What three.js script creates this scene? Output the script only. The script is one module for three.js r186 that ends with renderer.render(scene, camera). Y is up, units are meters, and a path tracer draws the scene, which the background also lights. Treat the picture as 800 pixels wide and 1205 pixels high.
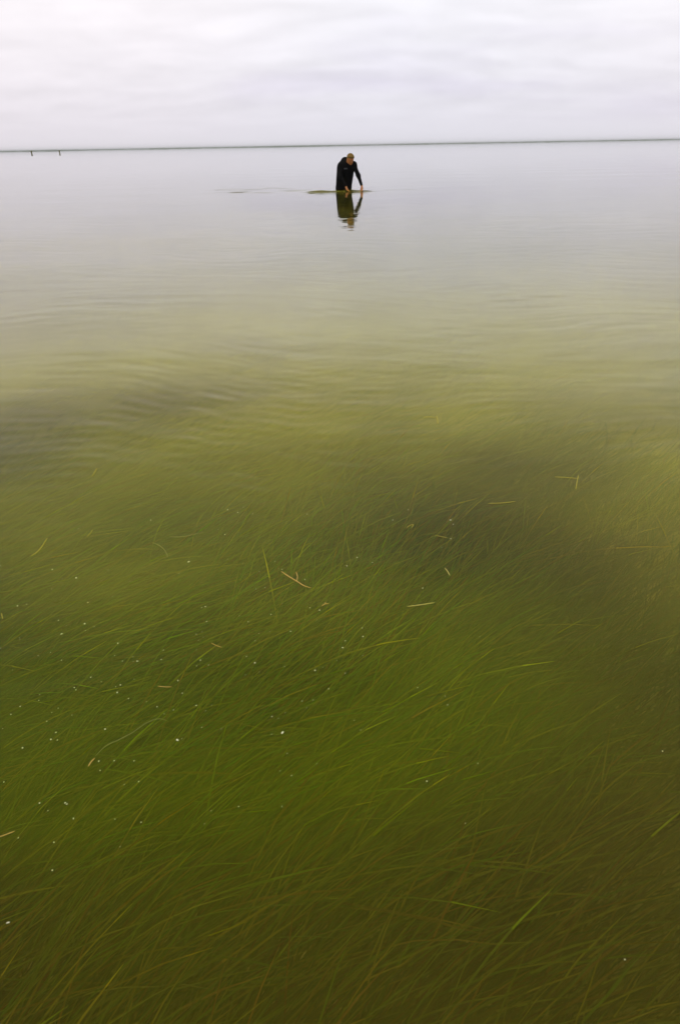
import * as THREE from 'three';
import { mergeGeometries } from 'three/addons/utils/BufferGeometryUtils.js';
import { createNoise2D, createNoise4D } from 'simplex-noise';

// ------------------------------------------------------------------ camera, sky, sun, exposure
const scene = new THREE.Scene();
const EYE = 1.1;                                    // metres above the water
const camera = new THREE.PerspectiveCamera(73.7, 679 / 1024, 0.05, 60000);
camera.position.set(0, EYE, 0);
camera.rotation.order = 'YXZ';
camera.rotation.set(-28.22 * Math.PI / 180, 0, -1.02 * Math.PI / 180);
camera.updateMatrixWorld(true);
scene.add(camera);

const renderer = new THREE.WebGLRenderer({ antialias: true });
renderer.setSize(679, 1024);
renderer.toneMapping = THREE.LinearToneMapping;
renderer.toneMappingExposure = 1.15;
renderer.shadowMap.enabled = true;

function rng(seed) {
  let s = seed | 0;
  return () => { s = (s + 0x6d2b79f5) | 0; let t = Math.imul(s ^ (s >>> 15), 1 | s); t = (t + Math.imul(t ^ (t >>> 7), 61 | t)) ^ t; return ((t ^ (t >>> 14)) >>> 0) / 4294967296; };
}
const noiseA = createNoise2D(rng(11)), noiseB = createNoise2D(rng(12)), noiseC = createNoise2D(rng(13));
const fbm = (n, x, y, oct = 4) => { let s = 0, a = 0.5; for (let i = 0; i < oct; i++) { s += a * n(x, y); x = x * 2.03 + 7.1; y = y * 2.03 - 3.7; a *= 0.5; } return s; };
const clamp = (x, a = 0, b = 1) => Math.min(b, Math.max(a, x));
const smooth = (a, b, x) => { const t = clamp((x - a) / (b - a)); return t * t * (3 - 2 * t); };
const mixc = (a, b, t) => a.map((v, i) => v + (b[i] - v) * t);

// thin, even, milky cloud: pale lavender at the horizon, brighter above it, a touch duller overhead
{
  const W = 2048, H = 1024, d = new Float32Array(W * H * 4);
  for (let r = 0; r < H; r++) {
    const up = ((r + 0.5) / H - 0.5) * Math.PI, y = Math.sin(up);
    for (let c = 0; c < W; c++) {
      const az = ((c + 0.5) / W - 0.5) * 2 * Math.PI, x = Math.cos(az) * Math.cos(up), z = Math.sin(az) * Math.cos(up);
      const yy = Math.max(y, 0) + 0.16, px = x / yy, pz = z / yy;
      const n1 = fbm(noiseA, px * 0.34 + 2.2, pz * 0.5 + 5.1, 5), n2 = fbm(noiseB, px * 1.5 + 0.5 * n1, pz * 2.6 + 0.8 * n1, 6), n3 = noiseC(x * 1.3 + 4, z * 1.3 + y);
      const low = [0.705, 0.675, 0.727], mid = [0.81, 0.783, 0.825], upper = [0.86, 0.835, 0.865], high = [0.48, 0.465, 0.385];
      let col = mixc(low, mid, smooth(0.015, 0.14, y));
      col = mixc(col, upper, smooth(0.10, 0.24, y));
      col = mixc(col, high, smooth(0.20, 0.42, y));
      const veil = smooth(0.0, 0.06, y);
      const k = 1 + veil * (0.06 * n1 + 0.10 * n2);
      const cool = clamp(-n1 * 1.1, 0, 1) * veil;
      col = [col[0] * k * (1 - 0.05 * cool + 0.02 * n3), col[1] * k * (1 - 0.075 * cool - 0.004 * n3), col[2] * k * (1 - 0.018 * n3)];
      const i = (r * W + c) * 4;
      d[i] = col[0]; d[i + 1] = col[1]; d[i + 2] = col[2]; d[i + 3] = 1;
    }
  }
  const sky = new THREE.DataTexture(d, W, H, THREE.RGBAFormat, THREE.FloatType);
  sky.mapping = THREE.EquirectangularReflectionMapping;
  sky.magFilter = sky.minFilter = THREE.LinearFilter;
  sky.needsUpdate = true;
  scene.background = sky;
  scene.environment = sky;
}
const sun = new THREE.DirectionalLight(0xfff1dc, 1.5);
sun.position.set(-14, 30, -4);
sun.target.position.set(0, 0, -8);
sun.castShadow = true;
sun.shadow.radius = 30;
sun.shadow.mapSize.set(2048, 2048);
Object.assign(sun.shadow.camera, { left: -25, right: 25, top: 25, bottom: -25, near: 1, far: 90 });
scene.add(sun, sun.target);

// ------------------------------------------------------------------ helpers
const taken = new Map();
const numbered = (n) => { const k = taken.get(n) ?? 0; taken.set(n, k + 1); return k ? `${n}_${String(k).padStart(3, '0')}` : n; };
function add(o, name, data) { o.name = numbered(name); o.userData = { ...data }; scene.add(o); o.traverse((m) => { if (m.isMesh) m.castShadow = m.receiveShadow = true; }); return o; }
function part(parent, name, geometry, material) { const m = new THREE.Mesh(geometry, material); m.name = name; parent.add(m); return m; }
// a photograph pixel (800 x 1205) gives a direction; the distance comes from the water plane at height y
function onPlane(px, py, y = 0) {
  const ray = new THREE.Vector3((px / 800) * 2 - 1, 1 - (py / 1205) * 2, 0.5).unproject(camera).sub(camera.position).normalize();
  return camera.position.clone().addScaledVector(ray, (y - camera.position.y) / ray.y);
}
camera.aspect = 800 / 1205; camera.updateProjectionMatrix();

function colorTexture(size, fn) {
  const d = new Uint8Array(size * size * 4);
  for (let y = 0; y < size; y++) for (let x = 0; x < size; x++) { const c = fn(x / size, y / size), i = (y * size + x) * 4; for (let k = 0; k < 3; k++) d[i + k] = clamp(c[k]) * 255; d[i + 3] = clamp(c[3] ?? 1) * 255; }
  const t = new THREE.DataTexture(d, size, size); t.magFilter = THREE.LinearFilter; t.wrapS = t.wrapT = THREE.RepeatWrapping; t.needsUpdate = true; return t;
}
// noise that repeats without a seam
const noise4 = createNoise4D(rng(14));
const tile = (n, u, v, f) => { const r = f / (2 * Math.PI), a = u * 2 * Math.PI, b = v * 2 * Math.PI, o = n === noiseA ? 0 : n === noiseB ? 40 : 80; return noise4(Math.cos(a) * r + o, Math.sin(a) * r, Math.cos(b) * r, Math.sin(b) * r); };

// ------------------------------------------------------------------ the setting
const PERSON = onPlane(405, 224.8);                 // where the wading person meets the water
const bedY = (x, z) => {
  const r = Math.hypot(x, z);
  return -0.50 + 0.22 * smooth(2.0, 3.6, r) - 0.48 * smooth(8, 18, r) - 0.0002 * Math.max(0, r - 25) + 0.03 * fbm(noiseB, x * 0.5, z * 0.5, 3) * (1 - smooth(14, 18, r)) - 0.06 * smooth(0.2, 1.6, x) * (1 - smooth(4, 9, r));
};
// a fan of rings round the spot below the camera: rings[] radii, half-angle by radius
function fan(rings, segs, half, height) {
  const nr = rings.length, nv = nr * (segs + 1), pos = new Float32Array(nv * 3), nor = new Float32Array(nv * 3), uv = new Float32Array(nv * 2), idx = new Uint32Array((nr - 1) * segs * 6);
  let v = 0, k = 0; const o = {};
  for (let i = 0; i < nr; i++) {
    const r = rings[i], dr = i ? r - rings[i - 1] : rings[1] - r, h = half(r);
    for (let j = 0; j <= segs; j++, v++) {
      const a = (j / segs * 2 - 1) * h, x = Math.sin(a) * r, z = -Math.cos(a) * r;
      height(x, z, r, dr, o);
      pos[v * 3] = x; pos[v * 3 + 1] = o.y; pos[v * 3 + 2] = z;
      const l = 1 / Math.hypot(o.gx, 1, o.gz);
      nor[v * 3] = -o.gx * l; nor[v * 3 + 1] = l; nor[v * 3 + 2] = -o.gz * l;
      uv[v * 2] = x; uv[v * 2 + 1] = z;
      if (i && j) { const a0 = v - segs - 2, b0 = v - segs - 1, c0 = v - 1, d0 = v; idx.set([a0, c0, b0, b0, c0, d0].map((q) => q), k); k += 6; }
    }
  }
  const g = new THREE.BufferGeometry();
  g.setAttribute('position', new THREE.BufferAttribute(pos, 3)); g.setAttribute('normal', new THREE.BufferAttribute(nor, 3)); g.setAttribute('uv', new THREE.BufferAttribute(uv, 2));
  const ia = idx; for (let t = 0; t < ia.length; t += 3) { const q = ia[t + 1]; ia[t + 1] = ia[t + 2]; ia[t + 2] = q; }
  g.setIndex(new THREE.BufferAttribute(ia, 1));
  return g;
}
const HALF = (r) => 1.45 - 0.55 * smooth(1.5, 8, r);

{ // seabed: silty sand
  const rings = [0.02]; while (rings.at(-1) < 30000) rings.push(rings.at(-1) + clamp(rings.at(-1) * 0.04, 0.05, rings.at(-1) < 40 ? 0.4 : 4000));
  const g = fan(rings, 120, (r) => HALF(r) + 0.05, (x, z, r, dr, o) => {
    const e = 0.05; o.y = bedY(x, z); o.gx = r < 60 ? (bedY(x + e, z) - o.y) / e : 0; o.gz = r < 60 ? (bedY(x, z + e) - o.y) / e : 0;
  });
  { // painted darker farther out, in patches, so the person's reflection reads dark
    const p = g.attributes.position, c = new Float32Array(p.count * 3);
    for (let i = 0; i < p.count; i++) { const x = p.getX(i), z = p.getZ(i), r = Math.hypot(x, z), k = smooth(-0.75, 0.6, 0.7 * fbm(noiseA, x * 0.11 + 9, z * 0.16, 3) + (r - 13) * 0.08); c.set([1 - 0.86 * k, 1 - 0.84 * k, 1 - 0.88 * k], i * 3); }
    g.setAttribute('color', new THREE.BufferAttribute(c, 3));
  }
  const map = colorTexture(512, (u, v) => {
    const a = tile(noiseA, u, v, 9), b = tile(noiseB, u, v, 40), c = tile(noiseC, u, v, 130);
    const k = 0.86 + 0.06 * a + 0.05 * b + 0.05 * c;
    return [0.90 * k, 0.845 * k, 0.48 * k];
  });
  map.colorSpace = THREE.SRGBColorSpace; map.repeat.set(0.55, 0.55);
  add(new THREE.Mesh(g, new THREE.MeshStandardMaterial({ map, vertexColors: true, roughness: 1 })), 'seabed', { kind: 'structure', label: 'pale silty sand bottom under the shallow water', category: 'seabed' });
}

// the water's surface: many small wind ripples, stronger in patches, and the wading person's wake
const waves = [];
{
  const R = rng(5);
  const band = (n, l0, l1, slope, spread) => { for (let i = 0; i < n; i++) { const L = l0 * Math.pow(l1 / l0, R()), a = (R() + R() + R() - 1.5) / 1.5 * spread + 0.12, k = 2 * Math.PI / L; waves.push({ L, kx: Math.sin(a) * k, kz: Math.cos(a) * k, A: slope / k * (0.6 + 0.8 * R()), p: R() * 6.283, env: i % 3 }); } };
  band(5, 1.6, 4.5, 0.0020, 0.6);
  band(9, 0.45, 1.3, 0.0017, 1.2);
  band(10, 0.16, 0.4, 0.0038, 1.2);
  band(10, 0.07, 0.15, 0.0066, 0.9);
}
const ridges = [];   // wake: short crests beside the person, [x, z, half-length, height, width, tilt]
{
  const R = rng(21);
  ridges.push([-0.34, 0.34, 0.66, 0.036, 0.085, 0.02], [0.34, 0.36, 0.36, 0.028, 0.09, -0.03], [-0.75, 0.30, 0.25, 0.014, 0.07, 0.05], [0.72, 0.30, 0.22, 0.010, 0.07, 0.0]);
  for (let i = 0; i < 22; i++) ridges.push([-1.2 - 2.6 * R(), -2.6 + 3.0 * R(), 0.18 + 0.3 * R(), 0.005 + 0.009 * R(), 0.07 + 0.05 * R(), (R() - 0.5) * 0.2]);
  for (let i = 0; i < 9; i++) ridges.push([0.9 + 1.2 * R(), -1.6 + 2.0 * R(), 0.15 + 0.25 * R(), 0.002 + 0.004 * R(), 0.07, (R() - 0.5) * 0.2]);
}
function surface(x, z, r, dr, o) {
  let y = 0, gx = 0, gz = 0;
  const e0 = 0.75 + 0.55 * noiseA(x * 0.22 + 1, z * 0.35), e1 = 0.6 + 0.8 * noiseB(x * 0.45, z * 0.8 + 4), e2 = 0.45 + 1.1 * noiseC(x * 0.6 + 9, z * 1.0);
  const env = [Math.max(0.15, e0), Math.max(0.08, e1), Math.max(0.05, e2)];
  const calm = 1 - 0.5 * Math.exp(-((x - PERSON.x) ** 2 + (z - PERSON.z - 2) ** 2) / 30);   // lee of the wading person
  const wx = x + 0.32 * noiseB(x * 0.33 + 7, z * 0.33), wz = z + 0.32 * noiseA(x * 0.33, z * 0.33 + 5);   // crests wander instead of running straight
  for (const w of waves) {
    const f = smooth(2.2, 4.5, w.L / dr); if (f <= 0) continue;
    const s = w.kx * wx + w.kz * wz + w.p, A = w.A * f * calm * env[w.L > 1.4 ? 0 : w.env], c = Math.cos(s) * A;
    y += Math.sin(s) * A; gx += c * w.kx; gz += c * w.kz;
  }
  const lx = x - PERSON.x, lz = z - PERSON.z, d = Math.hypot(lx, lz);
  if (d < 5) {
    const ring = 0.0032 * Math.exp(-d / 1.1) * smooth(0.15, 0.4, d), k = 2 * Math.PI / 0.34;
    y += ring * Math.cos(k * d); gx += -ring * k * Math.sin(k * d) * lx / Math.max(d, 0.05); gz += -ring * k * Math.sin(k * d) * lz / Math.max(d, 0.05);
    for (const [rx, rz, hl, h, w, tilt] of ridges) {
      const ax = lx - rx, az = lz - rz - tilt * ax; if (Math.abs(ax) > hl * 2.2 || Math.abs(az) > w * 3) continue;
      const q = h * Math.exp(-Math.pow(ax / hl, 4)) * Math.exp(-(az * az) / (w * w));
      y += q; gz += q * -2 * az / (w * w); gx += q * 2 * az / (w * w) * tilt;
    }
  }
  o.y = y; o.gx = gx; o.gz = gz;
}
{
  const rings = [0.1]; while (rings.at(-1) < 30000) { const r = rings.at(-1); rings.push(r + (r < 26 ? clamp(r * 0.009, 0.012, 0.036) : Math.min(r * 0.02, 0.036 * Math.pow(r / 26, 3)))); }
  const g = fan(rings, 460, HALF, surface);
  const m = new THREE.MeshPhysicalMaterial({ color: 0xffffff, transmission: 1, thickness: 1, ior: 1.33, roughness: 0.0, specularColor: new THREE.Color().setRGB(0.34, 0.27, 0.0),
    attenuationColor: new THREE.Color().setRGB(0.735, 0.725, 0.035), attenuationDistance: 1.0 });
  add(new THREE.Mesh(g, m), 'water', { kind: 'structure', label: 'calm greenish shallow sea with faint ripples', category: 'water' });
  console.log('water rings', rings.length);
}

const blob = (x, z, px, py, rx, rz) => { const p = blob.cache[`${px},${py}`] ??= onPlane(px, py, -0.2); return Math.exp(-(((x - p.x) / rx) ** 2) - (((z - p.z) / rz) ** 2)); };
blob.cache = {};
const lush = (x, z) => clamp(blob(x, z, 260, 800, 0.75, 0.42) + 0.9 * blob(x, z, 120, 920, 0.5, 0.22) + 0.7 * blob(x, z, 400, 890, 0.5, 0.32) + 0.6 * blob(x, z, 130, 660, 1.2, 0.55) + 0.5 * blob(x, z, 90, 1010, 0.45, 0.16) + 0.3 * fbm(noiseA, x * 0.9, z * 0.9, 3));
{ // silt hanging in the water in faint layers, with pale sky sheen painted in
  const alphaMap = colorTexture(512, (u, v) => { const k = 0.60 + 0.20 * tile(noiseC, u, v, 5) + 0.15 * tile(noiseA, u, v, 14); return [k, k, k]; });
  const group = new THREE.Group();
  // pale sky sheen painted in: an uneven tongue-edged patch beyond the meadow
  const sheenAndSilt = (x, z) => { const r = Math.hypot(x, z); return smooth(-1.7, 1.9, r - 2.62 + 1.6 * fbm(noiseB, x * 0.40 + 2.6, z * 0.52 + 1, 3) + 0.16 * x - 0.24 * Math.abs(x)) * smooth(0.035, 0.27, 1 / Math.max(0.5, r + 0.16 * r * fbm(noiseC, x * 0.25, z * 0.25, 3))) * (0.88 + 0.22 * fbm(noiseC, x * 0.62, z * 0.95, 4)) + 0.8 * Math.exp(-(((x - PERSON.x + 0.8) / 1.2) ** 2) - (((z - PERSON.z - 0.15) / 0.36) ** 2)); };   // and silt stirred up round the person's legs
  const murk = (x, z) => 1.0 + 0.42 * smooth(0.0, 0.7, x + 0.35 * noiseA(x, z));
  // olive silt sheets, painted lighter green over dark lush gaps, pale sheen beyond the grass
  const layer = (y, far, colour, share, opacity, alphaMap) => {
    const rings = [0.02]; while (rings.at(-1) < far) rings.push(rings.at(-1) * 1.03 + 0.02);
    const g = fan(rings, 180, HALF, (x, z, r, dr, o) => { o.y = y; o.gx = o.gz = 0; });
    const p = g.attributes.position, col = new Float32Array(p.count * 4);
    for (let k = 0; k < p.count; k++) { const x = p.getX(k), z = p.getZ(k), l = lush(x, z), w = clamp(sheenAndSilt(x, z)), c = [colour[0] * (1 + 0.36 * l), colour[1] * (1 + 0.95 * l), colour[2] * (1 - 0.95 * l)]; const m = mixc(c, [0.74, 0.74, 0.08], w); col.set([...m, clamp(share(x, z, w), 0, 0.85 / (1 + m[0] + m[1] + m[2] + 0.1))], k * 4); }
    g.setAttribute('color', new THREE.BufferAttribute(col, 4));
    part(group, 'silt_sheen_layer', g, new THREE.MeshStandardMaterial({ vertexColors: true, roughness: 1, transparent: true, opacity, alphaMap, side: THREE.DoubleSide, depthWrite: false }));
  };
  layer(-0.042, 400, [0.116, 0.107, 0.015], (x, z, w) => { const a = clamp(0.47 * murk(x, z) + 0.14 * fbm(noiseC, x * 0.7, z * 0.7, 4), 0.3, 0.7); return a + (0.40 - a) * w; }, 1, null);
  layer(-0.075, 60, [0.116, 0.107, 0.015], (x, z, w) => 0.36 * w, 1, null);   // second sheet strengthens the painted sheen
  const a1 = alphaMap.clone(); a1.repeat.set(0.142, 0.14); a1.rotation = 0.4; a1.offset.set(0.31, 0.17); a1.needsUpdate = true;
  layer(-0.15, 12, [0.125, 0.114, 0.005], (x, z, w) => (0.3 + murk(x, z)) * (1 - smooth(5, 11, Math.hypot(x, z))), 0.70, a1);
  add(group, 'silt_and_sheen', { kind: 'stuff', label: 'olive brown silt in the shallow water, with pale sky sheen painted in', category: 'silt' });
}

{ // low wooded land along the horizon
  const R = rng(77), pos = [], idx = [], N = 900;
  for (let i = 0; i <= N; i++) {
    const a = (i / N * 2 - 1) * 0.85, D = 4200 + 500 * noiseA(a * 3, 1), x = Math.sin(a) * D, z = -Math.cos(a) * D;
    const h = 2.4 + 1.2 * noiseB(a * 9, 0) + 0.9 * noiseC(a * 60, 3) + 0.8 * R() - 1.0 * smooth(0.0, 0.4, a);
    for (const [k, yy] of [[0, -2], [0, h * 0.45], [25, h * 0.85], [60, h], [140, h * 0.7], [160, -2]]) pos.push(Math.sin(a) * (D + k), yy, -Math.cos(a) * (D + k));
    if (i) for (let k = 0; k < 5; k++) { const b = i * 6 + k, p = b - 6; idx.push(p, b, p + 1, p + 1, b, b + 1); }
  }
  const g = new THREE.BufferGeometry(); g.setAttribute('position', new THREE.Float32BufferAttribute(pos, 3)); g.setIndex(idx); g.computeVertexNormals();
  add(new THREE.Mesh(g, new THREE.MeshStandardMaterial({ color: new THREE.Color().setRGB(0.07, 0.12, 0.05), roughness: 1, side: THREE.DoubleSide })), 'far_shore', { kind: 'structure', label: 'thin strip of low wooded land along the horizon', category: 'shore' });
}

// ------------------------------------------------------------------ seagrass
function bladeGeometry(L, width, bend0, bend1, power, sway, twist, segs = 8) {
  const pos = [], idx = []; let x = 0, y = 0, z = 0;
  for (let i = 0; i <= segs; i++) {
    const s = i / segs, th = bend0 + (bend1 - bend0) * Math.pow(s, power), side = sway * Math.sin(s * 3.1 + twist);
    const w = width * 0.5 * (0.55 + 0.45 * smooth(0, 0.3, s)) * (1 - 0.9 * smooth(0.86, 1, s)), tw = twist * (s - 0.3);
    const dy = Math.sin(tw) * w, dz = Math.cos(tw) * w;
    pos.push(x, y - dy, z + side - dz, x, y + dy, z + side + dz);
    const ds = L / segs; x += Math.sin(th) * ds; y += Math.cos(th) * ds;
    if (i) { const b = i * 2; idx.push(b - 2, b - 1, b, b - 1, b + 1, b); }
  }
  const g = new THREE.BufferGeometry(); g.setAttribute('position', new THREE.Float32BufferAttribute(pos, 3)); g.setIndex(idx); g.computeVertexNormals();
  g.userData.top = Math.max(...pos.filter((_, i) => i % 3 === 1));
  return g;
}
const bladeVariants = [];
{
  const R = rng(31);
  for (let i = 0; i < 10; i++) bladeVariants.push(bladeGeometry(1, 0.0105 + 0.004 * R(), 0.15 + 0.3 * R(), 1.3 + 0.4 * R(), 1.1 + 1.1 * R(), 0.02 + 0.04 * R(), (R() - 0.5) * 1.6));
}
const bladeMaterial = new THREE.MeshStandardMaterial({ color: 0xffffff, roughness: 1, side: THREE.DoubleSide });
// how thickly the meadow grows and how near the surface its canopy comes
const heading = (x, z) => 1.02 + 0.22 * smooth(1, 4.5, Math.hypot(x, z)) + 0.45 * fbm(noiseC, x * 0.6, z * 0.6, 3) + 0.35 * fbm(noiseA, x * 2.2, z * 2.2, 2);
const density = (x, z) => {
  const r = Math.hypot(x, z), n = fbm(noiseA, x * 0.5 + 3, z * 0.5 + 8, 3);
  const meadow = 1 - smooth(1.9, 4.1, r + 1.2 * n), far = 0.05 * smooth(-0.3, 0.35, fbm(noiseC, x * 0.35, z * 0.55 + 2, 3));
  return clamp(Math.max(meadow, far) * (1 - smooth(2.0, 4.3, r)) * (1 - 0.72 * smooth(0.12, 0.55, x / Math.max(r, 0.6) + 0.2 * n)));
};
const tint = (R, green) => {
  const t = R();
  const c = t < 0.62 ? [0.095 + 0.05 * R(), 0.125 + 0.06 * R(), 0.004] : t < 0.88 ? [0.19 + 0.08 * R(), 0.18 + 0.06 * R(), 0.010] : [0.16 + 0.07 * R(), 0.11 + 0.03 * R(), 0.010];
  const k = 0.75 + 0.5 * R();
  return new THREE.Color().setRGB(c[0] * k * (1 + 0.15 * green), c[1] * k * (1 + 0.38 * green), c[2] * k);
};
{
  const R = rng(41), lists = bladeVariants.map(() => []);
  const m4 = new THREE.Matrix4(), q = new THREE.Quaternion(), e = new THREE.Euler(), s = new THREE.Vector3(), p = new THREE.Vector3();
  const zone = (r0, r1, half, perM2, pale = false) => {
    const n = Math.round(half * (r1 * r1 - r0 * r0) * perM2);
    for (let i = 0; i < n; i++) {
      const r = Math.sqrt(r0 * r0 + R() * (r1 * r1 - r0 * r0)), a = (R() * 2 - 1) * half, x = Math.sin(a) * r, z = -Math.cos(a) * r;
      if (R() > (pale ? 0.35 + 0.9 * fbm(noiseA, x * 0.8, z * 0.8, 3) : density(x, z))) continue;
      const v = Math.floor(R() * lists.length), l = lush(x, z), y = bedY(x, z) - 0.01;
      const reach = (0.40 + 0.34 * R() + 0.08 * l) * (0.92 + 0.1 * fbm(noiseB, x * 1.1, z * 1.1, 2));
      const L = Math.min(pale ? 9 : reach, (pale ? -0.030 - 0.035 * R() - y : -0.026 - 0.065 * R() - 0.04 * smooth(1.7, 2.5, Math.hypot(x, z)) - 0.11 * smooth(0.05, 0.6, x + 0.25 * noiseA(x, z)) - y) / bladeVariants[v].userData.top);
      const turn = heading(x, z) + (R() + R() + R() - 1.5) * 0.72;
      e.set((R() - 0.5) * 0.25, Math.PI / 2 - turn, (R() - 0.5) * 0.18, 'YXZ'); q.setFromEuler(e);
      const wide = (pale ? 0.12 : 0.16) + 0.15 * R(); s.set(L, L, wide);
      m4.compose(p.set(x, y, z), q, s);
      lists[v].push([m4.clone(), pale ? new THREE.Color().setRGB(0.16 + 0.08 * R(), 0.16 + 0.07 * R(), 0.02) : tint(R, l)]);
    }
  };
  zone(0.05, 1.2, 1.4, 4600); zone(1.2, 4.3, 0.80, 4600); zone(1.8, 4.8, 0.75, 520, true);
  const total = lists.reduce((n, l) => n + l.length, 0), nv = bladeVariants[0].attributes.position.count, ni = bladeVariants[0].index.count;
  const pos = new Float32Array(total * nv * 3), nor = new Float32Array(total * nv * 3), col = new Float32Array(total * nv * 3), idx = new Uint32Array(total * ni), nm = new THREE.Matrix3(), t = new THREE.Vector3();
  let n = 0;
  lists.forEach((list, v) => {
    const gp = bladeVariants[v].attributes.position, gn = bladeVariants[v].attributes.normal, gi = bladeVariants[v].index;
    for (const [m, c] of list) {
      nm.getNormalMatrix(m);
      for (let k = 0; k < nv; k++) { const o = (n * nv + k) * 3; t.fromBufferAttribute(gp, k).applyMatrix4(m).toArray(pos, o); t.fromBufferAttribute(gn, k).applyMatrix3(nm).normalize().toArray(nor, o); c.toArray(col, o); }
      for (let k = 0; k < ni; k++) idx[n * ni + k] = n * nv + gi.getX(k);
      n++;
    }
  });
  const g = new THREE.BufferGeometry(); g.setAttribute('position', new THREE.BufferAttribute(pos, 3)); g.setAttribute('normal', new THREE.BufferAttribute(nor, 3)); g.setAttribute('color', new THREE.BufferAttribute(col, 3)); g.setIndex(new THREE.BufferAttribute(idx, 1));
  bladeMaterial.vertexColors = true;
  const meadow = new THREE.Mesh(g, bladeMaterial);
  console.log('blades', total);
  add(meadow, 'seagrass_meadow', { kind: 'stuff', label: 'green seagrass meadow leaning with the current under water', category: 'seagrass' });
}

{ // the blades that reach nearest to the surface, picked out one by one
  const R = rng(52), mats = [[0.15, 0.17, 0.008], [0.20, 0.19, 0.015], [0.11, 0.15, 0.005], [0.20, 0.155, 0.016], [0.145, 0.15, 0.010]].map((c) => new THREE.MeshStandardMaterial({ color: new THREE.Color().setRGB(...c), roughness: 1, side: THREE.DoubleSide }));
  const shades = ['olive green', 'straw yellow', 'deep green', 'tan brown', 'dull brownish olive'];
  let n = 0;
  while (n < 240) {
    const px = R() * 800, py = 600 + R() * 620, p = onPlane(px, py, -0.25);
    if (R() > density(p.x, p.z) * (0.5 + 0.6 * lush(p.x, p.z)) * (1 - 0.85 * smooth(520, 680, px))) continue;
    const k = Math.floor(R() * mats.length), v = Math.floor(R() * bladeVariants.length), y = bedY(p.x, p.z) - 0.01, L = (-0.015 - 0.12 * R() - y) / bladeVariants[v].userData.top;
    if (L > 0.92) continue;
    const m = new THREE.Mesh(bladeVariants[v], mats[k]), turn = heading(p.x, p.z) + (R() + R() + R() - 1.5) * 0.7;
    m.rotation.set((R() - 0.5) * 0.25, Math.PI / 2 - turn, (R() - 0.5) * 0.12, 'YXZ'); m.scale.set(L, L, 0.18 + 0.10 * R()); m.position.set(p.x, y, p.z);
    add(m, 'seagrass_strand', { label: `${shades[k]} seagrass strand arching up to just below the surface`, category: 'seagrass', group: 'seagrass strands arching up just below the surface' });
    n++;
  }
}

// ------------------------------------------------------------------ bodies as smooth distance fields
const V = (x, y, z) => new THREE.Vector3(x, y, z);
function capsule(a, b, ra, rb) {
  const bax = b.x - a.x, bay = b.y - a.y, baz = b.z - a.z, l2 = bax * bax + bay * bay + baz * baz;
  return (x, y, z) => { const px = x - a.x, py = y - a.y, pz = z - a.z, h = clamp((px * bax + py * bay + pz * baz) / l2); return Math.hypot(px - bax * h, py - bay * h, pz - baz * h) - (ra + (rb - ra) * h); };
}
const ellipsoid = (c, rx, ry, rz) => (x, y, z) => { const k = Math.hypot((x - c.x) / rx, (y - c.y) / ry, (z - c.z) / rz); return (k - 1) * Math.min(rx, ry, rz) * (1 + 0.15 * clamp(k - 1)); };
const smin = (a, b, k) => { const h = Math.max(k - Math.abs(a - b), 0) / k; return Math.min(a, b) - h * h * k * 0.25; };
const blend = (parts, k) => (x, y, z) => { let d = 1e3; for (const p of parts) d = smin(d, p(x, y, z), k); return d; };
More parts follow.
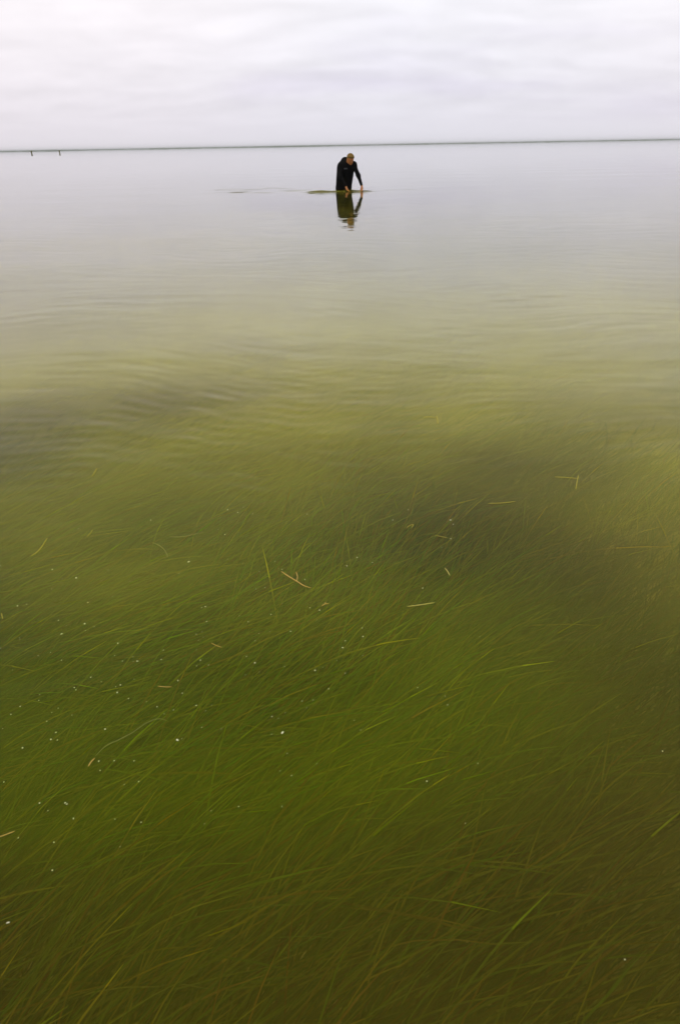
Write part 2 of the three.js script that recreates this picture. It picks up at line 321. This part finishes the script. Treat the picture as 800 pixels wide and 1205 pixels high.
function meshField(f, lo, hi, cell) {          // surface nets
  const n = [0, 1, 2].map((i) => Math.ceil((hi[i] - lo[i]) / cell) + 1), at = (i, j, k) => i + n[0] * (j + n[1] * k), d = new Float32Array(n[0] * n[1] * n[2]);
  for (let k = 0; k < n[2]; k++) for (let j = 0; j < n[1]; j++) for (let i = 0; i < n[0]; i++) d[at(i, j, k)] = f(lo[0] + i * cell, lo[1] + j * cell, lo[2] + k * cell);
  const id = new Int32Array(d.length).fill(-1), pos = [], idx = [];
  const E = []; for (let a = 0; a < 8; a++) for (let b = 0; b < 3; b++) if (!(a & (1 << b))) E.push([a, a | (1 << b)]);
  for (let k = 0; k < n[2] - 1; k++) for (let j = 0; j < n[1] - 1; j++) for (let i = 0; i < n[0] - 1; i++) {
    let c = 0, x = 0, y = 0, z = 0; const v = (q) => d[at(i + (q & 1), j + ((q >> 1) & 1), k + (q >> 2))];
    for (const [a, b] of E) { const va = v(a), vb = v(b); if ((va < 0) !== (vb < 0)) { const t = va / (va - vb); x += (a & 1) + t * ((b & 1) - (a & 1)); y += ((a >> 1) & 1) + t * (((b >> 1) & 1) - ((a >> 1) & 1)); z += (a >> 2) + t * ((b >> 2) - (a >> 2)); c++; } }
    if (c) { id[at(i, j, k)] = pos.length / 3; pos.push(lo[0] + (i + x / c) * cell, lo[1] + (j + y / c) * cell, lo[2] + (k + z / c) * cell); }
  }
  const quad = (a, b, c, e, flip) => { if (a < 0 || b < 0 || c < 0 || e < 0) return; if (flip) idx.push(a, c, b, a, e, c); else idx.push(a, b, c, a, c, e); };
  for (let k = 1; k < n[2] - 1; k++) for (let j = 1; j < n[1] - 1; j++) for (let i = 1; i < n[0] - 1; i++) {
    const s = d[at(i, j, k)] < 0;
    if (s !== d[at(i + 1, j, k)] < 0) quad(id[at(i, j - 1, k - 1)], id[at(i, j, k - 1)], id[at(i, j, k)], id[at(i, j - 1, k)], !s);
    if (s !== d[at(i, j + 1, k)] < 0) quad(id[at(i - 1, j, k - 1)], id[at(i - 1, j, k)], id[at(i, j, k)], id[at(i, j, k - 1)], !s);
    if (s !== d[at(i, j, k + 1)] < 0) quad(id[at(i - 1, j - 1, k)], id[at(i, j - 1, k)], id[at(i, j, k)], id[at(i - 1, j, k)], !s);
  }
  const nor = new Float32Array(pos.length), e = cell * 0.5;
  for (let q = 0; q < pos.length; q += 3) { const [x, y, z] = [pos[q], pos[q + 1], pos[q + 2]], g = V(f(x + e, y, z) - f(x - e, y, z), f(x, y + e, z) - f(x, y - e, z), f(x, y, z + e) - f(x, y, z - e)).normalize(); nor[q] = g.x; nor[q + 1] = g.y; nor[q + 2] = g.z; }
  const g = new THREE.BufferGeometry(); g.setAttribute('position', new THREE.Float32BufferAttribute(pos, 3)); g.setAttribute('normal', new THREE.BufferAttribute(nor, 3)); g.setIndex(idx); return g;
}

{ // the wading person, bent over with both hands at the water; x to the right, z towards the photographer, y = 0 at the water
  const S = 1.04, bed = bedY(PERSON.x, PERSON.z), base = bed / S, group = new THREE.Group();
  group.position.set(PERSON.x, bed, PERSON.z); group.scale.set(1.10, S, S);
  const F = base + 0.035;                       // ankle-sole level
  const J = { hipR: V(-0.095, 0.06, -0.15), hipL: V(0.075, 0.06, -0.10), chestR: V(-0.04, 0.54, -0.01), chestL: V(0.13, 0.52, 0.03), pelvis: V(-0.01, 0.08, -0.13), waist: V(0.0, 0.29, -0.09), chest: V(0.04, 0.57, 0.0),
    shR: V(-0.062, 0.605, 0.05), shL: V(0.232, 0.615, 0.09), elR: V(-0.085, 0.355, 0.15), elL: V(0.345, 0.365, 0.17), wrR: V(0.045, 0.105, 0.24), wrL: V(0.425, 0.125, 0.26),
    neck0: V(0.065, 0.675, 0.04), neck1: V(0.125, 0.70, 0.14), hump: V(0.03, 0.69, -0.01), knR: V(-0.12, F + 0.40, -0.05), knL: V(0.09, F + 0.40, 0.03), anR: V(-0.11, F + 0.05, -0.14), anL: V(0.10, F + 0.05, -0.05), toR: V(-0.12, F, 0.08), toL: V(0.13, F, 0.17) };
  const limbs = (t) => [capsule(J.hipR, J.chestR, 0.108 + t, 0.128 + t), capsule(J.hipL, J.chestL, 0.098 + t, 0.118 + t), capsule(J.pelvis, J.waist, 0.13 + t, 0.115 + t), capsule(J.waist, J.chest, 0.115 + t, 0.135 + t), capsule(J.shR, J.shL, 0.078 + t, 0.076 + t), capsule(J.chest, J.hump, 0.13 + t, 0.10 + t),
    capsule(J.hipR, J.knR, 0.092 + t, 0.060 + t), capsule(J.hipL, J.knL, 0.092 + t, 0.060 + t), capsule(J.knR, J.anR, 0.060 + t, 0.040 + t), capsule(J.knL, J.anL, 0.060 + t, 0.040 + t), capsule(J.anR, J.toR, 0.036 + t, 0.026 + t), capsule(J.anL, J.toL, 0.036 + t, 0.026 + t),
    capsule(J.shR, J.elR, 0.058 + t, 0.043 + t), capsule(J.shL, J.elL, 0.056 + t, 0.042 + t)];
  const fore = (t, cut) => [capsule(J.elR, J.elR.clone().lerp(J.wrR, cut), 0.043 + t, 0.030 + t), capsule(J.elL, J.elL.clone().lerp(J.wrL, cut), 0.042 + t, 0.029 + t)];
  const bodyField = blend([...limbs(-0.006), ...fore(-0.003, 1), capsule(J.neck0, J.neck1, 0.062, 0.056)], 0.05);
  const suitField = blend([...limbs(0.006), ...fore(0.005, 0.90), capsule(J.neck0, J.neck0.clone().lerp(J.neck1, 0.42), 0.078, 0.068)], 0.05);
  // head, in its own axes: x to its left, y up, z to the face
  const face = V(0.36, -0.50, 0.79).normalize(), left = V(0, 1, 0).cross(face).normalize(), up = face.clone().cross(left);
  const tilt = new THREE.Matrix4().makeBasis(left, up, face).setPosition(0.155, 0.742, 0.21);
  const skull = [ellipsoid(V(0, 0.028, -0.012), 0.075, 0.092, 0.096), ellipsoid(V(0, -0.035, 0.028), 0.060, 0.075, 0.066), capsule(V(0, -0.075, 0.045), V(0, -0.085, 0.066), 0.034, 0.026), capsule(V(0, -0.10, -0.07), V(0, -0.02, -0.02), 0.056, 0.058)];
  const detail = [capsule(V(0, 0.005, 0.088), V(0, -0.027, 0.104), 0.009, 0.014), capsule(V(-0.035, 0.02, 0.074), V(0.035, 0.02, 0.074), 0.012, 0.012), capsule(V(-0.02, -0.055, 0.086), V(0.02, -0.055, 0.086), 0.008, 0.008), ellipsoid(V(0.076, -0.005, -0.012), 0.012, 0.032, 0.02), ellipsoid(V(-0.076, -0.005, -0.012), 0.012, 0.032, 0.02)];
  const sockets = [ellipsoid(V(0.032, 0.001, 0.092), 0.017, 0.011, 0.014), ellipsoid(V(-0.032, 0.001, 0.092), 0.017, 0.011, 0.014)];
  const headBase = blend(skull, 0.03), headAll = blend([headBase, ...detail], 0.012);
  const headField = (x, y, z) => { const d = headAll(x, y, z); let s = 1; for (const q of sockets) s = Math.min(s, q(x, y, z)); return Math.max(d, -s * 0.8); };
  const headGeo = meshField(headField, [-0.1, -0.17, -0.14], [0.1, 0.135, 0.13], 0.005).applyMatrix4(tilt);
  // hands: palm, four fingers of different lengths and a thumb, relaxed and dipping into the water
  const hand = (wrist, dir, palmOut, mirror) => {
    const d = dir.clone().normalize(), across = palmOut.clone().cross(d).normalize().multiplyScalar(mirror), curl = palmOut.clone().normalize();
    const P = (a, b, c) => wrist.clone().addScaledVector(d, a).addScaledVector(across, b).addScaledVector(curl, c), fs = [];
    for (const b of [-0.026, -0.009, 0.009, 0.026]) fs.push(capsule(P(0, b * 0.45, 0), P(0.085, b, 0), 0.019, 0.0125));
    [[-0.028, 0.062], [-0.010, 0.078], [0.009, 0.082], [0.028, 0.073]].forEach(([b, L]) => { const k0 = P(0.085, b, 0), k1 = P(0.085 + L * 0.5, b * 1.15, 0.012), k2 = P(0.085 + L * 0.8, b * 1.2, 0.030), k3 = P(0.085 + L * 0.92, b * 1.2, 0.046); fs.push(blend([capsule(k0, k1, 0.0105, 0.0095), capsule(k1, k2, 0.0095, 0.0085), capsule(k2, k3, 0.0085, 0.0075)], 0.004)); });
    const t0 = P(0.025, 0.022, 0.006), t1 = P(0.06, 0.048, 0.018), t2 = P(0.092, 0.056, 0.03); fs.push(blend([capsule(t0, t1, 0.016, 0.012), capsule(t1, t2, 0.012, 0.009)], 0.006));
    const f = blend(fs, 0.007), all = [0, 1, 2].map((i) => [Math.min(wrist.getComponent(i), P(0.17, 0, 0.03).getComponent(i)) - 0.085, Math.max(wrist.getComponent(i), P(0.17, 0, 0.03).getComponent(i)) + 0.085]);
    return meshField(f, all.map((a) => a[0]), all.map((a) => a[1]), 0.0042);
  };
  const bodyGeo = mergeGeometries([meshField(bodyField, [-0.3, base - 0.05, -0.35], [0.52, 0.85, 0.35], 0.014), headGeo,
    hand(J.wrR, V(0.22, -0.80, 0.45), V(0.5, -0.1, 0.3), 1), hand(J.wrL, V(0.10, -0.85, 0.42), V(-0.5, -0.15, 0.3), -1)]);
  const lift = (g) => g.translate(0, -base, 0);
  const skin = new THREE.MeshPhysicalMaterial({ color: new THREE.Color().setRGB(0.55, 0.22, 0.07), roughness: 0.5 });
  part(group, 'body', lift(bodyGeo), skin);
  part(group, 'wetsuit', lift(meshField(suitField, [-0.34, base - 0.07, -0.38], [0.54, 0.85, 0.38], 0.012)), new THREE.MeshPhysicalMaterial({ color: new THREE.Color().setRGB(0.006, 0.006, 0.007), roughness: 0.85, specularIntensity: 0.12 }));
  const hairShape = blend([ellipsoid(V(0, 0.034, -0.018), 0.086, 0.100, 0.104), ellipsoid(V(0, 0.085, 0.045), 0.055, 0.032, 0.042)], 0.02);
  const hairField = (x, y, z) => Math.max(hairShape(x, y, z) + 0.0035 * Math.sin(x * 210 + 40 * z) * Math.cos(z * 90 + y * 60), 0.045 - y + (z < 0.02 ? (z - 0.02) * 1.35 : (z - 0.02) * 0.35), -(headBase(x, y, z) + 0.004));
  part(group, 'hair', lift(meshField(hairField, [-0.11, -0.13, -0.15], [0.11, 0.16, 0.13], 0.005).applyMatrix4(tilt)), new THREE.MeshStandardMaterial({ color: new THREE.Color().setRGB(0.17, 0.10, 0.016), roughness: 0.85 }));
  const eyeMaterial = new THREE.MeshStandardMaterial({ color: 0x1d140e, roughness: 0.3 });
  for (const s of [-1, 1]) part(group, 'eye', lift(new THREE.SphereGeometry(0.010, 12, 8).translate(0.032 * s, 0.001, 0.077).applyMatrix4(tilt)), eyeMaterial);
  { // grey wordmark on the chest, laid on the suit's surface
    const rows = ['##.##.###.##', '#..#.#.#..#.', '##.###.#..##', '.#.#.#.#..#.', '##.#.#.#..##'], pos = [], idx = [], w = 0.0068, h = 0.0062;
    const touch = (x, y) => { let z = 0.36; for (let i = 0; i < 60; i++) { const d = suitField(x, y, z); if (d < 0.0015) break; z -= d * 0.8; } return z; };
    rows.forEach((row, j) => [...row].forEach((c, i) => { if (c !== '#') return; const x = 0.0 + i * w, y = 0.545 - j * h, b = pos.length / 3; for (const [u, v] of [[0, 0], [1, 0], [1, 1], [0, 1]]) pos.push(x + u * w, y - v * h - base, touch(x + u * w, y - v * h) + 0.002); idx.push(b, b + 2, b + 1, b, b + 3, b + 2); }));
    const g = new THREE.BufferGeometry(); g.setAttribute('position', new THREE.Float32BufferAttribute(pos, 3)); g.setIndex(idx); g.computeVertexNormals();
    part(group, 'chest_mark', g, new THREE.MeshStandardMaterial({ color: new THREE.Color().setRGB(0.16, 0.17, 0.20), roughness: 0.7, side: THREE.DoubleSide }));
  }
  add(group, 'person', { label: 'person in black wetsuit wading thigh deep, bent over with both hands touching the water', category: 'person' });
}

// ------------------------------------------------------------------ two stubby posts far out
for (const [px, py, top, lean, label] of [[37.8, 180.6, 1.10, 0.01, 'stout olive brown marker post far out, farther from the person'], [70.6, 180.0, 1.15, -0.01, 'slimmer olive brown marker post far out, closer to the person']]) {
  const p = onPlane(px, py), bed = bedY(p.x, p.z), post = new THREE.Group();
  post.position.set(p.x, bed, p.z); post.rotation.z = lean;
  const r = px < 50 ? 0.34 : 0.27, wood = new THREE.MeshStandardMaterial({ color: new THREE.Color().setRGB(0.16, 0.14, 0.015), roughness: 0.95 });
  const prof = [[0, 0], [r * 0.72, 0], [r * 0.75, -bed], [r * 0.95, -bed + top * 0.45], [r, -bed + top * 0.8], [r * 0.96, -bed + top * 0.9]].map(([a, b]) => new THREE.Vector2(a, b));
  part(post, 'shaft', new THREE.LatheGeometry(prof, 14), wood);
  part(post, 'cap', new THREE.LatheGeometry([[0, 0.12], [r * 0.6, 0.11], [r * 1.08, 0.03], [r * 1.08, -0.02], [r * 0.5, -0.02]].map(([a, b]) => new THREE.Vector2(a, b - bed + top * 0.9)), 14), wood);
  part(post, 'band', new THREE.CylinderGeometry(r * 1.04, r * 1.03, 0.07, 14).translate(0, -bed + top * 0.62, 0), new THREE.MeshStandardMaterial({ color: new THREE.Color().setRGB(0.13, 0.12, 0.03), roughness: 0.8 }));
  add(post, 'marker_post', { label, category: 'post', group: 'marker posts near the horizon' });
}

// ------------------------------------------------------------------ things afloat: torn blades, straws, a twig
const straw = new THREE.MeshStandardMaterial({ color: new THREE.Color().setRGB(0.50, 0.43, 0.17), roughness: 0.7 }), tan = new THREE.MeshStandardMaterial({ color: new THREE.Color().setRGB(0.52, 0.33, 0.13), roughness: 0.8 }), dull = new THREE.MeshStandardMaterial({ color: new THREE.Color().setRGB(0.20, 0.20, 0.08), roughness: 0.7 }), gold = new THREE.MeshStandardMaterial({ color: new THREE.Color().setRGB(0.34, 0.29, 0.05), roughness: 0.7 });
function floatTube(points, radius, y, origin) {     // a tapering, slightly flattened stem along photographed points on the water plane
  const pts = points.map(([a, b]) => onPlane(a, b, 0).sub(origin).setY(y));
  const curve = new THREE.CatmullRomCurve3(pts.length > 1 ? pts : [pts[0], pts[0].clone().add(V(0.01, 0, 0))]), n = Math.max(8, pts.length * 5), g = new THREE.TubeGeometry(curve, n, radius * 0.68, 6), p = g.attributes.position, c = V(0, 0, 0);
  for (let i = 0; i <= n; i++) { const t = i / n; curve.getPointAt(t, c); const k = 0.45 + 0.55 * Math.min(1, 6 * t, 6 * (1 - t)) * (0.9 + 0.2 * Math.sin(t * 37)); for (let j = 0; j <= 6; j++) { const q = i * 7 + j; p.setXYZ(q, c.x + (p.getX(q) - c.x) * k, c.y + (p.getY(q) - c.y) * k * 0.6, c.z + (p.getZ(q) - c.z) * k); } }
  g.computeVertexNormals(); return g;
}
function flotsam(name, label, category, material, radius, lines, partName, y = 0.002) {
  const o = onPlane(...lines[0][0], 0), group = new THREE.Group(); group.position.copy(o);
  if (lines.length === 1) { const m = new THREE.Mesh(floatTube(lines[0], radius, y, o), material); m.position.copy(o); return add(m, name, { label, category, group: 'plant scraps afloat' }); }
  lines.forEach((l, i) => part(group, i ? partName : 'stem', floatTube(l, radius * (i ? 0.75 : 1), y + (i ? 0.001 : 0), o), material));
  return add(group, name, { label, category, group: 'plant scraps afloat' });
}
flotsam('floating_twig', 'forked tan twig afloat with a short upright side shoot', 'twig', tan, 0.0026, [[[331, 673], [340, 679], [350, 685], [358, 690], [366, 692.5]], [[349.5, 684.5], [350, 679], [348.5, 674]]], 'side_shoot');
flotsam('floating_straw', 'straight pale straw lying flat on dark green water', 'straw', straw, 0.0022, [[[479, 714.3], [490, 713], [511, 709.8]]]);
flotsam('floating_straw', 'slim yellow straw afloat on olive water beyond the forked twig', 'straw', gold, 0.0026, [[[574, 593], [590, 592.4], [606, 590.6]]]);
flotsam('floating_sprig', 'yellow bent sprig afloat with a thin sidepiece, farthest out', 'sprig', gold, 0.0032, [[[513, 489], [514, 493], [515.5, 499]], [[498, 491.4], [506, 491.2], [512, 492]]], 'side_shoot');
flotsam('floating_sprig', 'yellow upright sprig afloat with a long thin crosspiece', 'sprig', gold, 0.0030, [[[680, 560], [678.5, 567], [677, 576]], [[652, 562], [666, 562.6], [679, 564]]], 'side_shoot');
flotsam('seagrass_scrap', 'curved yellow seagrass scrap afloat', 'seagrass scrap', gold, 0.0026, [[[37, 655], [44, 650.5], [49, 645], [56, 634]]]);
flotsam('seagrass_scrap', 'pale drooping seagrass scrap curving like a hook', 'seagrass scrap', dull, 0.0020, [[[179, 639], [187, 642], [194, 648], [198.5, 657]]]);
flotsam('floating_straw', 'thin grey green straw lying nearly level, broken in the middle', 'straw', dull, 0.0018, [[[200, 632.5], [215, 632], [228, 629.5], [240, 627]]]);
flotsam('floating_straw', 'short tan straw nearest the photographer', 'straw', tan, 0.0016, [[[-4, 987], [6, 983.5], [18, 979]]]);
flotsam('floating_straw', 'short orange brown straw at the foot of a grey blade', 'straw', tan, 0.0020, [[[104.5, 902.5], [108, 897], [112, 893]]]);
flotsam('seagrass_scrap', 'long grey seagrass scrap with a bent tip, tattered along its length', 'seagrass scrap', dull, 0.0011, [[[113, 890], [126, 878], [140, 871.5], [156, 863], [172, 852], [184, 847], [191, 847], [197, 849]]]);
flotsam('floating_scrap', 'small bent tan scrap afloat beside foam flecks', 'plant scrap', tan, 0.0022, [[[378.5, 714], [382, 711.5], [386.5, 711]], [[382, 712], [383.4, 709.5]]], 'side_shoot');
flotsam('floating_scrap', 'small tan scrap with a dark knot afloat above bright green grass', 'plant scrap', tan, 0.0017, [[[249, 757.5], [254, 760], [261, 762.5]]]);
flotsam('floating_straw', 'tiny straight tan straw among foam flecks', 'straw', tan, 0.0015, [[[186, 808], [194, 809], [202.5, 809]]]);
flotsam('floating_scrap', 'short pale scrap pointing down towards the photographer', 'plant scrap', straw, 0.0022, [[[523, 669], [526, 672.5], [529, 678]]]);
flotsam('floating_scrap', 'curly yellow scrap afloat on olive water', 'plant scrap', gold, 0.0023, [[[478, 622], [481, 619.5], [486, 617.5], [484, 622]]]);
flotsam('floating_straw', 'tiny yellow straw just beyond the pale scraps', 'straw', gold, 0.0021, [[[512, 630.5], [519, 632], [526, 633.5]]]);
flotsam('floating_scrap', 'tiny upright yellow scrap afloat alone over dark green', 'plant scrap', gold, 0.0020, [[[2.5, 722], [3.2, 726], [4, 729]]]);
flotsam('floating_straw', 'faint slanting yellow straw afloat amid the sunken grass', 'straw', gold, 0.0022, [[[109, 560.5], [112, 556], [114.5, 551.5]]]);
flotsam('floating_straw', 'faint yellow straw slanting up beside a curved scrap', 'straw', gold, 0.0018, [[[103, 632], [106.5, 628.5], [109.5, 624]]]);

// ------------------------------------------------------------------ flecks of foam: a few small bubbles each
{
  const R = rng(63), foam = new THREE.MeshPhysicalMaterial({ color: new THREE.Color().setRGB(0.78, 0.79, 0.74), roughness: 0.25, clearcoat: 0.6 });
  const kinds = [];
  for (let k = 0; k < 8; k++) {
    const gs = [], n = 1 + Math.floor(R() * R() * 6);
    for (let i = 0; i < n; i++) { const r = (0.6 + 0.5 * R()) / Math.sqrt(n) * 1.1; gs.push(new THREE.SphereGeometry(r, 8, 4, 0, Math.PI * 2, 0, Math.PI / 2).scale(1, 0.7, 1).translate((R() - 0.5) * 1.6 * (n - 1) / n * 1.3, 0, (R() - 0.5) * 1.0 * (n - 1) / n)); }
    kinds.push(mergeGeometries(gs)); kinds[k].userData.n = n;
  }
  const spots = [[62, 670], [73, 746], [139, 757], [144, 778], [162, 778], [152, 822], [236, 777], [231, 830], [107, 797], [116, 896], [77, 945], [79, 946], [62, 1024], [64, 991], [10, 1086], [87, 963], [47, 945], [27, 880], [66, 862], [68, 871], [60, 870], [124, 858], [118, 907], [135, 895], [209, 871], [238, 856], [90, 680], [104, 709], [21, 713], [69, 730], [100, 734], [332, 862], [300, 780], [370, 789], [426, 739], [427, 749], [406, 754], [403, 762], [319, 723], [222, 661], [242, 714], [190, 776], [138, 815], [142, 806], [88, 809], [90, 812], [735, 1129], [779, 884], [238, 715], [438, 662], [420, 656], [497, 692], [491, 809], [342, 743], [376, 718], [332, 670], [359, 682], [265, 629], [268, 600], [280, 603], [286, 597], [165, 593], [178, 612], [361, 605], [462, 612], [480, 600], [533, 617], [530, 612], [530, 634], [408, 666]];
  while (spots.length < 190) { const c = R(), x = c < 0.75 ? Math.pow(R(), 1.2) * 420 : R() * 600, y = 570 + 440 * (R() + R()) / 2; spots.push([x, y]); }
  for (const [px, py] of spots) {
    const p = onPlane(px, py, 0.0005), kind = kinds[Math.floor(R() * kinds.length)], m = new THREE.Mesh(kind, foam), s = (0.0012 + 0.0017 * R() * R()) * (px > 0 && spots.indexOf(spots.find((q) => q[0] === px)) < 70 ? 1.3 : 0.75);
    m.position.copy(p); m.rotation.y = R() * 6.28; m.scale.setScalar(s);
    add(m, 'foam_fleck', { label: kind.userData.n > 1 ? 'tiny cluster of white foam bubbles afloat over the grass' : 'single tiny white bubble afloat over the grass', category: 'foam fleck', group: 'foam flecks scattered on the water' });
  }
}

scene.fog = new THREE.FogExp2(0xe2eaf6, 0.00025);   // sea haze that pales the far shore
renderer.render(scene, camera);
